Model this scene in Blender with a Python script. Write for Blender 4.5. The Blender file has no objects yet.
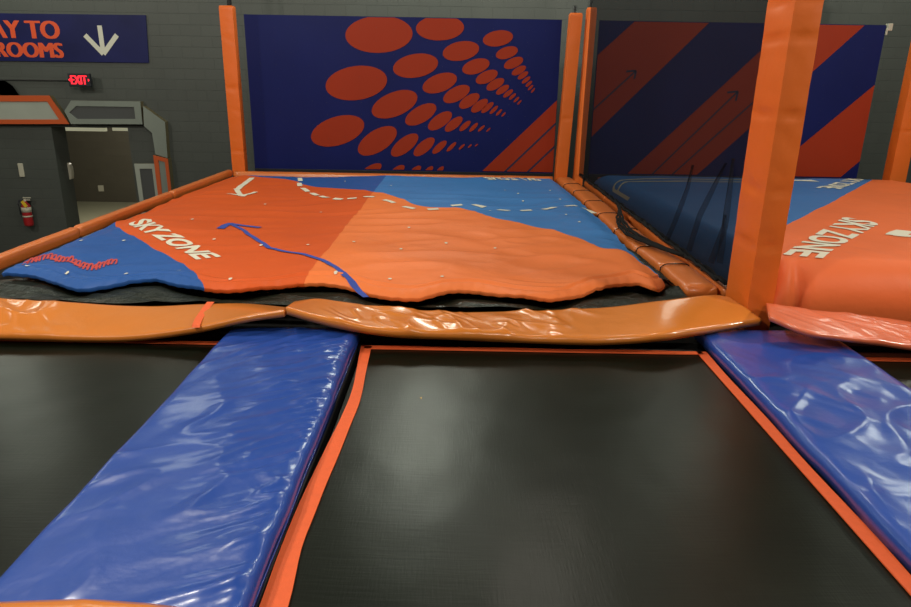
import bpy, bmesh, math, random
from mathutils import Vector, Matrix, noise
random.seed(4)
sc = bpy.context.scene
COL = sc.collection

# ------------------------------------------------------------------ camera
EYE = Vector((0, 0, 1.6))
F = 678.0
AX = (Vector((0.99985029, -0.01727091, 0.00105277)),
      Vector((0.00631523, 0.30760254, -0.95149398)),
      Vector((0.01610933, 0.95135818, 0.30766556)))     # world axes seen from the camera
cd = bpy.data.cameras.new('camera'); cam = bpy.data.objects.new('camera', cd); COL.objects.link(cam)
cd.sensor_width = 36.0; cd.lens = 36.0 * F / 911.0; cd.clip_start = 0.05; cd.clip_end = 200
rot = Matrix((AX[0], AX[1], AX[2]))
cam.matrix_world = Matrix.Translation(EYE) @ rot.to_4x4()
sc.camera = cam

# ------------------------------------------------------------------ light
w = bpy.data.worlds.new('world'); sc.world = w; w.use_nodes = True
w.node_tree.nodes['Background'].inputs[0].default_value = (0.75, 0.8, 0.7, 1)
w.node_tree.nodes['Background'].inputs[1].default_value = 0.05
sc.view_settings.view_transform = 'Standard'; sc.view_settings.look = 'None'
sc.view_settings.gamma = 1; sc.view_settings.use_curve_mapping = False
sc.view_settings.exposure = 0.42

def lamp(x, y, z, power, size=0.25, col=(1.0, 0.93, 0.78)):
    d = bpy.data.lights.new('hall_and_fill_lamp', 'POINT'); d.energy = power; d.color = col; d.shadow_soft_size = size
    o = bpy.data.objects.new('hall_and_fill_lamp', d); o.location = (x, y, z); COL.objects.link(o)
    return o
LAMPS = [(-0.5, 12.2, 5.6, 225), (4.4, 12.2, 5.6, 165), (-5.4, 12.2, 5.6, 50), (9.3, 12.2, 5.6, 110), (-9.0, 12.3, 4.6, 75),
         (-3.6, 5.5, 5.8, 420), (2.6, 4.6, 5.8, 230), (1.4, 8.6, 5.8, 80), (7.0, 6.5, 5.8, 150), (-9.5, 6.5, 4.6, 330),  # the weakest one here is added fill for the left airbag
         (-4.5, 0.5, 5.2, 520), (1.0, -2.5, 5.2, 330), (8.0, 1.5, 5.4, 800)]  # unseen near lamps, added as fill for posts, pads and right airbag
for x, y, z, p in LAMPS:
    lamp(x, y, z, p, .6 if y > 10 else .25, (.94, 1.0, .84) if y > 10 else (1.0, .93, .80))

# ------------------------------------------------------------------ helpers
def ray(px, py):
    c = Vector((px - 455.5, -(py - 303.5), -F))
    return Vector((AX[0].dot(c), AX[1].dot(c), AX[2].dot(c)))
def onz(px, py, z=0.0):
    r = ray(px, py); return EYE + r * ((z - EYE.z) / r.z)
def ony(px, py, y):
    r = ray(px, py); return EYE + r * (y / r.y)
def interp(pts, x):
    if x <= pts[0][0]: return pts[0][1]
    for (a, b), (c, d) in zip(pts, pts[1:]):
        if x <= c:
            t = (x - a) / (c - a); return b + (d - b) * t
    return pts[-1][1]
def smooth(pts, x):
    if x <= pts[0][0]: return pts[0][1]
    for i in range(len(pts) - 1):
        (a, b), (c, d) = pts[i], pts[i + 1]
        if x <= c:
            t = (x - a) / (c - a)
            p0 = pts[i - 1] if i else (2 * a - c, 2 * b - d)
            p3 = pts[i + 2] if i + 2 < len(pts) else (2 * c - a, 2 * d - b)
            m1 = (d - p0[1]) / (c - p0[0]) * (c - a); m2 = (p3[1] - b) / (p3[0] - a) * (c - a)
            return ((2*t**3-3*t*t+1)*b + (t**3-2*t*t+t)*m1 + (-2*t**3+3*t*t)*d + (t**3-t*t)*m2)
    return pts[-1][1]
def sstep(a, b, x):
    t = max(0.0, min(1.0, (x - a) / (b - a))); return t * t * (3 - 2 * t)
def N(x, y, z=0.0): return noise.noise(Vector((x, y, z)))

def link(name, bm, mats, parent=None, smooth_it=False):
    me = bpy.data.meshes.new(name); bm.normal_update(); bm.to_mesh(me); bm.free()
    if not isinstance(mats, (list, tuple)): mats = [mats]
    for m in mats: me.materials.append(m)
    if smooth_it:
        for p in me.polygons: p.use_smooth = True
    o = bpy.data.objects.new(name, me); COL.objects.link(o)
    if parent is not None:
        o.parent = parent; o.matrix_parent_inverse = parent.matrix_world.inverted()
    return o
def tag(o, label=None, cat=None, group=None, kind=None):
    if label: o['label'] = label
    if cat: o['category'] = cat
    if group: o['group'] = group
    if kind: o['kind'] = kind
    return o
def empty(name, loc, label, cat, group=None):
    o = bpy.data.objects.new(name, None); o.location = loc; o.empty_display_size = .1
    COL.objects.link(o); o.matrix_world = Matrix.Translation(loc)
    return tag(o, label, cat, group)
def structure(name, bm, m): return tag(link(name, bm, m), kind='structure')
def box(bm, x0, x1, y0, y1, z0, z1, bev=0.0, seg=2, mi=0):
    r = bmesh.ops.create_cube(bm, size=1.0)
    for v in r['verts']:
        v.co = Vector((x0 + (v.co.x + .5) * (x1 - x0), y0 + (v.co.y + .5) * (y1 - y0), z0 + (v.co.z + .5) * (z1 - z0)))
    fs = {f for v in r['verts'] for f in v.link_faces}
    for f in fs: f.material_index = mi
    if bev:
        es = {e for v in r['verts'] for e in v.link_edges}
        bmesh.ops.bevel(bm, geom=list(es), offset=bev, segments=seg, affect='EDGES', profile=.5)
def prism(bm, pts, y0, y1, mi=0, mside=None):
    """pts: (x, z) outline, extruded along Y."""
    a = [bm.verts.new((p[0], y0, p[1])) for p in pts]; b = [bm.verts.new((p[0], y1, p[1])) for p in pts]
    n = len(pts)
    f = bm.faces.new(a); f.material_index = mi
    f = bm.faces.new(b[::-1]); f.material_index = mi
    for i in range(n):
        f = bm.faces.new((a[i], b[i], b[(i + 1) % n], a[(i + 1) % n])); f.material_index = mi if mside is None else mside
    bmesh.ops.recalc_face_normals(bm, faces=bm.faces)
def tube(bm, pts, r, n=8, cap=True):
    rings = []
    for i, p in enumerate(pts):
        a = pts[max(0, i - 1)]; b = pts[min(len(pts) - 1, i + 1)]
        t = (Vector(b) - Vector(a)).normalized()
        u = t.cross(Vector((0, 0, 1)))
        if u.length < .01: u = t.cross(Vector((1, 0, 0)))
        u.normalize(); v = t.cross(u)
        rr = r[i] if isinstance(r, (list, tuple)) else r
        rings.append([bm.verts.new(Vector(p) + (u * math.cos(k * 2 * math.pi / n) + v * math.sin(k * 2 * math.pi / n)) * rr) for k in range(n)])
    for A, B in zip(rings, rings[1:]):
        for k in range(n): bm.faces.new((A[k], A[(k + 1) % n], B[(k + 1) % n], B[k]))
    if cap:
        bm.faces.new(rings[0][::-1]); bm.faces.new(rings[-1])
    bmesh.ops.recalc_face_normals(bm, faces=bm.faces)
def lathe(bm, prof, cx, cy, z0, n=20):
    rings = [[bm.verts.new((cx + r * math.cos(k * 2 * math.pi / n), cy + r * math.sin(k * 2 * math.pi / n), z0 + z)) for k in range(n)] for r, z in prof]
    for A, B in zip(rings, rings[1:]):
        for k in range(n): bm.faces.new((A[k], A[(k + 1) % n], B[(k + 1) % n], B[k]))
    bm.faces.new(rings[0][::-1]); bm.faces.new(rings[-1])
    bmesh.ops.recalc_face_normals(bm, faces=bm.faces)

# ------------------------------------------------------------------ materials
def mat(name, col, rough=.6, spec=.5, coat=0.0, coat_rough=.1, bump=None, vary=None, metal=0.0, sheen=0):
    m = bpy.data.materials.new(name); m.use_nodes = True
    nt = m.node_tree; b = nt.nodes['Principled BSDF']
    b.inputs['Base Color'].default_value = (*col, 1); b.inputs['Roughness'].default_value = rough
    b.inputs['Specular IOR Level'].default_value = spec; b.inputs['Metallic'].default_value = metal
    b.inputs['Coat Weight'].default_value = coat; b.inputs['Coat Roughness'].default_value = coat_rough
    tc = nt.nodes.new('ShaderNodeTexCoord')
    if vary:
        sc_, amt = vary
        n = nt.nodes.new('ShaderNodeTexNoise'); n.inputs['Scale'].default_value = sc_; n.inputs['Detail'].default_value = 5
        nt.links.new(tc.outputs['Object'], n.inputs['Vector'])
        mx = nt.nodes.new('ShaderNodeMix'); mx.data_type = 'RGBA'
        mx.inputs['A'].default_value = (*[c * (1 - amt) for c in col], 1); mx.inputs['B'].default_value = (*[min(1, c * (1 + amt)) for c in col], 1)
        nt.links.new(n.outputs['Fac'], mx.inputs['Factor']); nt.links.new(mx.outputs['Result'], b.inputs['Base Color'])
    if bump:
        sc_, st, dist = bump
        n = nt.nodes.new('ShaderNodeTexNoise'); n.inputs['Scale'].default_value = sc_; n.inputs['Detail'].default_value = 6
        nt.links.new(tc.outputs['Object'], n.inputs['Vector'])
        bp = nt.nodes.new('ShaderNodeBump'); bp.inputs['Strength'].default_value = st; bp.inputs['Distance'].default_value = dist
        nt.links.new(n.outputs['Fac'], bp.inputs['Height']); nt.links.new(bp.outputs['Normal'], b.inputs['Normal'])
    return m

def srgb(r, g, b):
    f = lambda c: (c / 255 / 12.92) if c / 255 <= .04045 else ((c / 255 + .055) / 1.055) ** 2.4
    return (f(r), f(g), f(b))

M = {}
M['vinyl_amber'] = mat('vinyl_amber', (.72, .22, .03), .30, .5, .5, .12, bump=(9, .2, .02), vary=(4, .08))
M['vinyl_orange'] = mat('vinyl_orange', (.70, .18, .035), .38, .5, .35, .2, bump=(7, .25, .02), vary=(4, .08))
M['vinyl_red'] = mat('vinyl_red', (.72, .15, .06), .34, .5, .5, .15, bump=(9, .25, .02), vary=(4, .08))
M['vinyl_post'] = mat('vinyl_post', (.78, .155, .015), .5, .4, .1, .3, bump=(7, .2, .02), vary=(3, .08))
M['vinyl_blue'] = mat('vinyl_blue', (.018, .070, .36), .34, .4, .5, .17, bump=(6, .3, .02), vary=(5, .12))
M['fabric_white'] = mat('fabric_white', (.75, .72, .58), .8)
M['fabric_royal'] = mat('fabric_royal', (.03, .07, .38), .8)
M['fabric_red'] = mat('fabric_red', (.55, .06, .05), .8)
M['webbing'] = mat('webbing', (.85, .13, .03), .7, bump=(160, .4, .003), vary=(30, .1))
M['banner_blue'] = mat('banner_blue', (.006, .012, .10), .5, .15, vary=(1.5, .2))
M['banner_orange'] = mat('banner_orange', (.34, .036, .011), .5, .15, vary=(2, .06))
M['banner_dark'] = mat('banner_dark', (.012, .012, .05), .6)
M['black_steel'] = mat('black_steel', (.012, .012, .012), .5, .4)
M['black_cloth'] = mat('black_cloth', (.01, .01, .01), .9, .2)
M['dark_floor'] = mat('dark_floor', (.05, .045, .035), .6, vary=(2, .3))
M['grey_foam'] = mat('grey_foam', (.20, .23, .20), .7, vary=(3, .1))
M['dark_foam'] = mat('dark_foam', (.065, .07, .07), .7)
M['white_foam'] = mat('white_foam', (.34, .37, .32), .7, vary=(4, .1))
M['orange_foam'] = mat('orange_foam', (.52, .085, .014), .7)
M['tan_foam'] = mat('tan_foam', (.12, .10, .05), .8)
M['sign_navy'] = mat('sign_navy', (.012, .015, .085), .5, .2, vary=(1.3, .55))
M['sign_orange'] = mat('sign_orange', (.72, .085, .02), .6)
M['sign_white'] = mat('sign_white', (.62, .62, .52), .6)
M['plastic_pale'] = mat('plastic_pale', (.5, .48, .38), .5)
M['plastic_black'] = mat('plastic_black', (.012, .014, .02), .5)
M['red_paint'] = mat('red_paint', (.35, .012, .015), .3, coat=.5)
M['yellow_tag'] = mat('yellow_tag', (.75, .5, .02), .6)
M['scrap'] = mat('scrap', (.7, .45, .15), .8)

def emission(name, col, st):
    m = bpy.data.materials.new(name); m.use_nodes = True; nt = m.node_tree
    b = nt.nodes['Principled BSDF']; b.inputs['Base Color'].default_value = (*col, 1)
    b.inputs['Emission Color'].default_value = (*col, 1); b.inputs['Emission Strength'].default_value = st
    return m
M['exit_glow'] = emission('exit_glow', (1, .015, .03), 1.3)

def block_wall(name, col):
    m = bpy.data.materials.new(name); m.use_nodes = True; nt = m.node_tree; b = nt.nodes['Principled BSDF']
    g = nt.nodes.new('ShaderNodeNewGeometry')
    sp = nt.nodes.new('ShaderNodeSeparateXYZ'); nt.links.new(g.outputs['Position'], sp.inputs[0])
    ad = nt.nodes.new('ShaderNodeMath'); ad.operation = 'ADD'
    nt.links.new(sp.outputs['X'], ad.inputs[0]); nt.links.new(sp.outputs['Y'], ad.inputs[1])
    cb = nt.nodes.new('ShaderNodeCombineXYZ'); nt.links.new(ad.outputs[0], cb.inputs['X']); nt.links.new(sp.outputs['Z'], cb.inputs['Y'])
    br = nt.nodes.new('ShaderNodeTexBrick'); nt.links.new(cb.outputs[0], br.inputs['Vector'])
    br.inputs['Scale'].default_value = 1.0
    br.inputs['Brick Width'].default_value = .4; br.inputs['Row Height'].default_value = .2; br.inputs['Mortar Size'].default_value = .006
    br.inputs['Mortar Smooth'].default_value = .4
    br.inputs['Color1'].default_value = (*col, 1); br.inputs['Color2'].default_value = (*[c * .93 for c in col], 1)
    br.inputs['Mortar'].default_value = (*[c * .88 for c in col], 1)
    n = nt.nodes.new('ShaderNodeTexNoise'); n.inputs['Scale'].default_value = 40; nt.links.new(g.outputs['Position'], n.inputs['Vector'])
    mx = nt.nodes.new('ShaderNodeMix'); mx.data_type = 'RGBA'; mx.blend_type = 'MULTIPLY'; mx.inputs['Factor'].default_value = .25
    nt.links.new(br.outputs['Color'], mx.inputs['A']); nt.links.new(n.outputs['Fac'], mx.inputs['B'])
    nt.links.new(mx.outputs['Result'], b.inputs['Base Color'])
    bp = nt.nodes.new('ShaderNodeBump'); bp.inputs['Strength'].default_value = .5; bp.inputs['Distance'].default_value = .01; bp.invert = True
    nt.links.new(br.outputs['Fac'], bp.inputs['Height']); nt.links.new(bp.outputs['Normal'], b.inputs['Normal'])
    b.inputs['Roughness'].default_value = .55
    return m
M['block'] = block_wall('block', (.078, .088, .079))
M['block_hall'] = block_wall('block_hall', (.10, .09, .065))

def trampoline_mat():
    m = bpy.data.materials.new('trampoline_mat'); m.use_nodes = True; nt = m.node_tree; b = nt.nodes['Principled BSDF']
    tc = nt.nodes.new('ShaderNodeTexCoord')
    n = nt.nodes.new('ShaderNodeTexNoise'); n.inputs['Scale'].default_value = 2.5; n.inputs['Detail'].default_value = 8
    n2 = nt.nodes.new('ShaderNodeTexNoise'); n2.inputs['Scale'].default_value = 30; n2.inputs['Detail'].default_value = 4
    mp = nt.nodes.new('ShaderNodeMapping'); mp.inputs['Scale'].default_value = (.25, 3, 1)
    nt.links.new(tc.outputs['Object'], mp.inputs[0]); nt.links.new(mp.outputs[0], n2.inputs['Vector'])
    nt.links.new(tc.outputs['Object'], n.inputs['Vector'])
    ma = nt.nodes.new('ShaderNodeMath'); ma.operation = 'MULTIPLY'
    nt.links.new(n.outputs['Fac'], ma.inputs[0]); nt.links.new(n2.outputs['Fac'], ma.inputs[1])
    cr = nt.nodes.new('ShaderNodeValToRGB'); cr.color_ramp.elements[0].position = .1; cr.color_ramp.elements[1].position = .5
    cr.color_ramp.elements[0].color = (.003, .0048, .002, 1); cr.color_ramp.elements[1].color = (.008, .0105, .0055, 1)
    nt.links.new(ma.outputs[0], cr.inputs[0]); nt.links.new(cr.outputs[0], b.inputs['Base Color'])
    b.inputs['Roughness'].default_value = .31; b.inputs['Specular IOR Level'].default_value = .31
    wv = nt.nodes.new('ShaderNodeTexNoise'); wv.inputs['Scale'].default_value = 60; wv.inputs['Detail'].default_value = 3
    mp2 = nt.nodes.new('ShaderNodeMapping'); mp2.inputs['Scale'].default_value = (2.5, .2, 1)
    nt.links.new(tc.outputs['Object'], mp2.inputs[0]); nt.links.new(mp2.outputs[0], wv.inputs['Vector'])
    bp = nt.nodes.new('ShaderNodeBump'); bp.inputs['Strength'].default_value = .12; bp.inputs['Distance'].default_value = .004
    ad = nt.nodes.new('ShaderNodeMath'); ad.operation = 'ADD'
    nt.links.new(wv.outputs['Fac'], ad.inputs[0]); nt.links.new(n2.outputs['Fac'], ad.inputs[1])
    nt.links.new(ad.outputs[0], bp.inputs['Height']); nt.links.new(bp.outputs['Normal'], b.inputs['Normal'])
    return m
M['mat'] = trampoline_mat()

def net_material():
    m = bpy.data.materials.new('netting'); m.use_nodes = True; nt = m.node_tree; b = nt.nodes['Principled BSDF']
    b.inputs['Base Color'].default_value = (.014, .014, .016, 1); b.inputs['Roughness'].default_value = .9; b.inputs['Specular IOR Level'].default_value = 0
    tr = nt.nodes.new('ShaderNodeBsdfTransparent'); mx = nt.nodes.new('ShaderNodeMixShader'); mx.inputs[0].default_value = .71
    out = nt.nodes['Material Output']
    nt.links.new(tr.outputs[0], mx.inputs[1]); nt.links.new(b.outputs[0], mx.inputs[2]); nt.links.new(mx.outputs[0], out.inputs[0])
    return m
M['net'] = net_material()
M['net_fold'] = net_material(); M['net_fold'].node_tree.nodes['Mix Shader'].inputs[0].default_value = .5

def skirt_material():
    m = mat('mesh_skirt', (.012, .015, .009), .36, .35, bump=(16, .7, .03))
    return m
M['skirt'] = skirt_material()

def cover_material(name, x0, x1, masks, orange, blue, rough=.5, panel=None):
    """orange cloth with blue printed areas; masks: list of (points, side): blue where Y is above/below the curve Y(X)"""
    m = bpy.data.materials.new(name); m.use_nodes = True; nt = m.node_tree; b = nt.nodes['Principled BSDF']
    g = nt.nodes.new('ShaderNodeNewGeometry'); sp = nt.nodes.new('ShaderNodeSeparateXYZ'); nt.links.new(g.outputs['Position'], sp.inputs[0])
    mr = nt.nodes.new('ShaderNodeMapRange'); mr.inputs['From Min'].default_value = x0; mr.inputs['From Max'].default_value = x1
    nt.links.new(sp.outputs['X'], mr.inputs['Value'])
    total = None
    for pts, side in masks:
        fc = nt.nodes.new('ShaderNodeFloatCurve'); cv = fc.mapping.curves[0]
        cps = [((x - x0) / (x1 - x0), y / 14.0) for x, y in pts]
        cv.points[0].location = cps[0]; cv.points[1].location = cps[-1]
        for c in cps[1:-1]: cv.points.new(*c)
        fc.mapping.extend = 'EXTRAPOLATED'; fc.mapping.update()
        nt.links.new(mr.outputs[0], fc.inputs['Value'])
        mu = nt.nodes.new('ShaderNodeMath'); mu.operation = 'MULTIPLY'; mu.inputs[1].default_value = 14.0; nt.links.new(fc.outputs[0], mu.inputs[0])
        cm = nt.nodes.new('ShaderNodeMath'); cm.operation = 'GREATER_THAN' if side > 0 else 'LESS_THAN'
        nt.links.new(sp.outputs['Y'], cm.inputs[0]); nt.links.new(mu.outputs[0], cm.inputs[1])
        if total is None: total = cm.outputs[0]
        else:
            mxn = nt.nodes.new('ShaderNodeMath'); mxn.operation = 'MAXIMUM'; nt.links.new(total, mxn.inputs[0]); nt.links.new(cm.outputs[0], mxn.inputs[1]); total = mxn.outputs[0]
    mx = nt.nodes.new('ShaderNodeMix'); mx.data_type = 'RGBA'; mx.inputs['A'].default_value = (*orange, 1); mx.inputs['B'].default_value = (*blue, 1)
    nt.links.new(total, mx.inputs['Factor'])
    if panel:        # paler orange and blue beyond a straight line: X > a * Y + b
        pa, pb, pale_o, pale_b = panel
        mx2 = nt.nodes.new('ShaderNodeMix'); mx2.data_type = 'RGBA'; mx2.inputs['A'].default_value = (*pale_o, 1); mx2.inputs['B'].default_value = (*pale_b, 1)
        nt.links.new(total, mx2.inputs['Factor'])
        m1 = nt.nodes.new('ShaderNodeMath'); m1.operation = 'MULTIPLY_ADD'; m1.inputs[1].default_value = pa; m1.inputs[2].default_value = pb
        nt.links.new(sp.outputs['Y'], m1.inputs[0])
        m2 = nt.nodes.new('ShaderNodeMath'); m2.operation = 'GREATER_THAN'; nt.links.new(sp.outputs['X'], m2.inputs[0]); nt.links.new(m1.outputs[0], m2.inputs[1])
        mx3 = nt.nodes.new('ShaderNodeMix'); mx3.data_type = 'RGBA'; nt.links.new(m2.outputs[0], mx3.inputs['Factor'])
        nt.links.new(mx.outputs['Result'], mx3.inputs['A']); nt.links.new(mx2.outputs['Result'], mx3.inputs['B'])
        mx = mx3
    # slight cloth mottling
    n = nt.nodes.new('ShaderNodeTexNoise'); n.inputs['Scale'].default_value = 1.3; n.inputs['Detail'].default_value = 6; nt.links.new(g.outputs['Position'], n.inputs['Vector'])
    mr2 = nt.nodes.new('ShaderNodeMapRange'); mr2.inputs['To Min'].default_value = .86; mr2.inputs['To Max'].default_value = 1.1; nt.links.new(n.outputs['Fac'], mr2.inputs['Value'])
    mm = nt.nodes.new('ShaderNodeMix'); mm.data_type = 'RGBA'; mm.blend_type = 'MULTIPLY'; mm.inputs['Factor'].default_value = 1
    nt.links.new(mx.outputs['Result'], mm.inputs['A']); nt.links.new(mr2.outputs[0], mm.inputs['B'])
    nt.links.new(mm.outputs['Result'], b.inputs['Base Color'])
    b.inputs['Roughness'].default_value = rough; b.inputs['Specular IOR Level'].default_value = .22
    n3 = nt.nodes.new('ShaderNodeTexNoise'); n3.inputs['Scale'].default_value = 5; n3.inputs['Detail'].default_value = 5; nt.links.new(g.outputs['Position'], n3.inputs['Vector'])
    bp = nt.nodes.new('ShaderNodeBump'); bp.inputs['Strength'].default_value = .35; bp.inputs['Distance'].default_value = .02
    nt.links.new(n3.outputs['Fac'], bp.inputs['Height']); nt.links.new(bp.outputs['Normal'], b.inputs['Normal'])
    return m

# ------------------------------------------------------------------ the hall
WY = 14.0; FZ = -2.0; CZ = 6.4
XL, XR, YB = -13.0, 12.0, -7.0
DX0, DX1, DZ = -8.20, -6.66, .66
def slab(name, m, *a):
    bm = bmesh.new(); box(bm, *a); return structure(name, bm, m)
slab('floor', M['dark_floor'], XL, XR, YB, 21.5, FZ - .1, FZ)
slab('ceiling', M['black_cloth'], XL, XR, YB, WY + .6, CZ, CZ + .1)
bm = bmesh.new()
box(bm, XL, DX0, WY, WY + .5, FZ, CZ); box(bm, DX1, XR, WY, WY + .5, FZ, CZ); box(bm, DX0, DX1, WY, WY + .5, DZ, CZ)
structure('wall_back', bm, M['block'])
slab('wall_left', M['block'], XL - .1, XL, YB, 21.5, FZ, CZ)
slab('wall_right', M['block'], XR, XR + .1, YB, WY + .6, FZ, CZ)
slab('wall_front', M['block'], XL, XR, YB - .1, YB, FZ, CZ)
slab('floor_hallway', mat('hall_floor', (.30, .30, .21), .5), XL, -3.1, WY + .5, 20.6, FZ, FZ + .01)
slab('wall_hallway', M['block_hall'], XL, -3, 20.6, 20.7, FZ, 1.4)
slab('ceiling_hallway', M['block_hall'], XL, -3, WY + .5, 20.6, 1.2, 1.3)
slab('wall_hallway_right', M['block_hall'], -3.1, -3, WY + .5, 20.6, FZ, 1.2)
M['tube_glow'] = emission('tube_glow', (.9, .88, .6), .22)
for xa, xb, lb in ((62, 105, 'long'), (112, 128, 'short')):
    a, b = ony(xa, 128.6, 14.95), ony(xb, 128.6, 14.95)
    t = empty('ceiling_light', (a.x, 14.95, a.z), lb + ' dim light strip glimpsed under the header inside the doorway', 'light', 'doorway light strips')
    bm = bmesh.new(); box(bm, a.x, b.x, 14.95, 15.05, a.z - .045, a.z + .03, .01); link('diffuser', bm, M['tube_glow'], t)
    bm = bmesh.new(); box(bm, a.x - .02, b.x + .02, 14.93, 15.07, a.z + .03, 1.2, .01); link('housing', bm, M['black_steel'], t)
lamp(-8.8, 17.2, .9, 170, .2)

# ------------------------------------------------------------------ printed text and marks
def font_mesh(txt, offset=.03, size=1.0, shear=0.0):
    c = bpy.data.curves.new('glyphs', 'FONT'); c.body = txt; c.size = size; c.offset = offset; c.shear = shear
    c.resolution_u = 4
    o = bpy.data.objects.new('glyphs', c); COL.objects.link(o)
    bpy.context.view_layer.update()
    dg = bpy.context.evaluated_depsgraph_get()
    me = bpy.data.meshes.new_from_object(o.evaluated_get(dg))
    bpy.data.objects.remove(o); bpy.data.curves.remove(c)
    bm = bmesh.new(); bm.from_mesh(me); bpy.data.meshes.remove(me)
    xs = [v.co.x for v in bm.verts]; ys = [v.co.y for v in bm.verts]
    a, b, c_, d = min(xs), max(xs), min(ys), max(ys)
    for v in bm.verts: v.co = Vector(((v.co.x - a) / (b - a), (v.co.y - c_) / (d - c_), 0))
    return bm
def quad_map(bm, bl, br_, tr, tl):
    for v in bm.verts:
        u, t = v.co.x, v.co.y
        p = (1 - u) * (1 - t) * bl + u * (1 - t) * br_ + u * t * tr + (1 - u) * t * tl
        v.co = p
def drape(bm, zf, lift=.006, maxlen=.12):
    for _ in range(3):
        es = [e for e in bm.edges if e.calc_length() > maxlen]
        if not es: break
        bmesh.ops.subdivide_edges(bm, edges=es, cuts=1)
    bmesh.ops.triangulate(bm, faces=bm.faces)
    for v in bm.verts: v.co.z = zf(v.co.x, v.co.y) + lift
    bm.normal_update()
    for f in bm.faces:
        if f.normal.z < 0: f.normal_flip()
def ribbon(bm, pts, wd, taper=1.0):
    """flat strip along XY points"""
    L = []
    for i, p in enumerate(pts):
        a = pts[max(0, i - 1)]; b = pts[min(len(pts) - 1, i + 1)]
        t = Vector((b[0] - a[0], b[1] - a[1])).normalized(); n = Vector((-t.y, t.x))
        ww = wd[i] if isinstance(wd, (list, tuple)) else wd
        L.append((bm.verts.new((p[0] + n.x * ww / 2, p[1] + n.y * ww / 2, 0)), bm.verts.new((p[0] - n.x * ww / 2, p[1] - n.y * ww / 2, 0))))
    for A, B in zip(L, L[1:]): bm.faces.new((A[0], A[1], B[1], B[0]))

# ------------------------------------------------------------------ landing airbag (left bay)
FE = [(onz(x, y, .15).x, onz(x, y, .15).y) for x, y in
      [(0,277),(36,280),(79,292),(109,289),(148,283.5),(185,290),(225,297),(269,293),(300,289),(341,291),(375,300),(413,304),(450,297),(477,295),(524,302),(555,305),(593,296),(636,289),(655,294),(669,285)]]
LEFT = [(4.5, -3.44), (5.2, -3.46), (5.7, -3.54), (6.5, -3.64), (8.7, -3.67), (10.0, -3.67), (10.95, -3.62)]
RIGHT = [(4.4, 1.63), (5.0, 1.58), (5.6, 1.53), (6.5, 1.57), (7.2, 1.60), (9.5, 1.57), (10.3, 1.53), (10.8, 1.46), (10.95, 1.38)]
SA, SB = onz(388, 174, .2), onz(302, 285, .2)      # the crease across the bag
def crease_x(y): return SA.x + (SB.x - SA.x) * (y - SA.y) / (SB.y - SA.y)
YBK = 10.95
def ab1(x, y):
    yf = smooth(FE, x); d = y - yf
    z = .205
    cx_ = crease_x(y)
    dx = x - cx_
    if dx < 0: z -= .035 * min(1.0, -dx / 1.2) * sstep(0, 1.5, d)
    z += .020 * N(x * .8, y * .7, 1.0) + .012 * N(x * 2.2 + .8 * y, y * 1.1, 4.0)
    # long cloth folds fanning towards the near right corner
    q = N((x + .9 * y) * 1.6, (y - .4 * x) * .5, 9.0)
    z += .016 * (1 - abs(q) * 2.2) * sstep(-.8, 1.3, x) * sstep(9.5, 5.5, y)
    q2 = N(x * 3.1 + 2, y * 3.0 + x * 1.2, 12.0)
    z += .005 * (1 - 2 * abs(q2)) * sstep(8, 5, y)
    q3 = N((x - y * .6) * 1.3 + 5, (y + x * .3) * 2.4, 15.0)
    z += .014 * max(0, 1 - 3 * abs(q3)) ** 1.5 * sstep(-.6, .8, x) * sstep(7.6, 5.4, y)
    q4 = N((x + y * .25) * .9, (y - x * .25) * 2.6, 18.0)
    z += .018 * (1 - 2 * abs(q4)) * sstep(11, 8, y)
    e = min(x + 3.6, 1.62 - x, 11.0 - y)
    z -= .05 * (1 - sstep(0, .22, e))
    if d < .13:
        k = 1 - max(0, d) / .13
        z -= .03 * k * k
    z += .008 * math.exp(-((d - .19) / .03) ** 2) - .010 * math.exp(-((d - .145) / .02) ** 2)      # hem seam
    if d < .13: z += .003 * math.sin(x * 75 + 3 * N(x * 3, 0, 0))
    return z
airbag = empty('landing_airbag', (-1, 7.8, 0), 'wide flat landing airbag in orange and blue cloth beneath the dotted banner', 'airbag', 'landing airbags')
bluR = [(256,175),(294,178.5),(306,183),(331,187),(363,190.5),(381,194),(400,200),(425,206.5),(445,207.5),(461,208),(492,219),(524,226),(555,233),(580,241),(602,253),(620,255),(643,266),(664,281)]
bR = [(onz(x, y, .2).x, onz(x, y, .2).y) for x, y in bluR]
bL = [(onz(x, y, .19).x, onz(x, y, .19).y) for x, y in [(108,216),(115,221),(142,242),(171,259),(191,272),(206,291),(212,300)]]
print('bR', bR); print('bL', bL)
def mono(pts):
    out = [pts[0]]
    for p in pts[1:]:
        if p[0] > out[-1][0] + .004: out.append(p)
    return out
bL = mono(bL)
bL = bL + [(bL[-1][0] + .25, bL[-1][1] - 1.2), (3.2, bL[-1][1] - 2.4)]
bL = [(-3.95, 7.4), (-3.75, 7.3)] + [p for p in bL if p[0] > -3.7]
bR = mono(bR)
bR = [(-3.95, 11.2)] + bR + [(3.2, 4.0)]
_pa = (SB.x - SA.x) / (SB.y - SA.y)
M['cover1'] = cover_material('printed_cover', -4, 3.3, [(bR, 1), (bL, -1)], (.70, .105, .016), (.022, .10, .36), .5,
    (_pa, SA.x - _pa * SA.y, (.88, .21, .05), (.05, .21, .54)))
NX, NY = 190, 230
bm = bmesh.new(); rows = []
for j in range(NY + 1):
    v = (j / NY) ** 1.35; row = []
    for i in range(NX + 1):
        u = i / NX; x = -3.5 + u * 5.1
        for _ in range(3):
            yf = smooth(FE, x); y = yf + v * (YBK - yf)
            xl, xr = interp(LEFT, y), interp(RIGHT, y); x = xl + u * (xr - xl)
        row.append(bm.verts.new((x, y, ab1(x, y))))
    rows.append(row)
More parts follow.
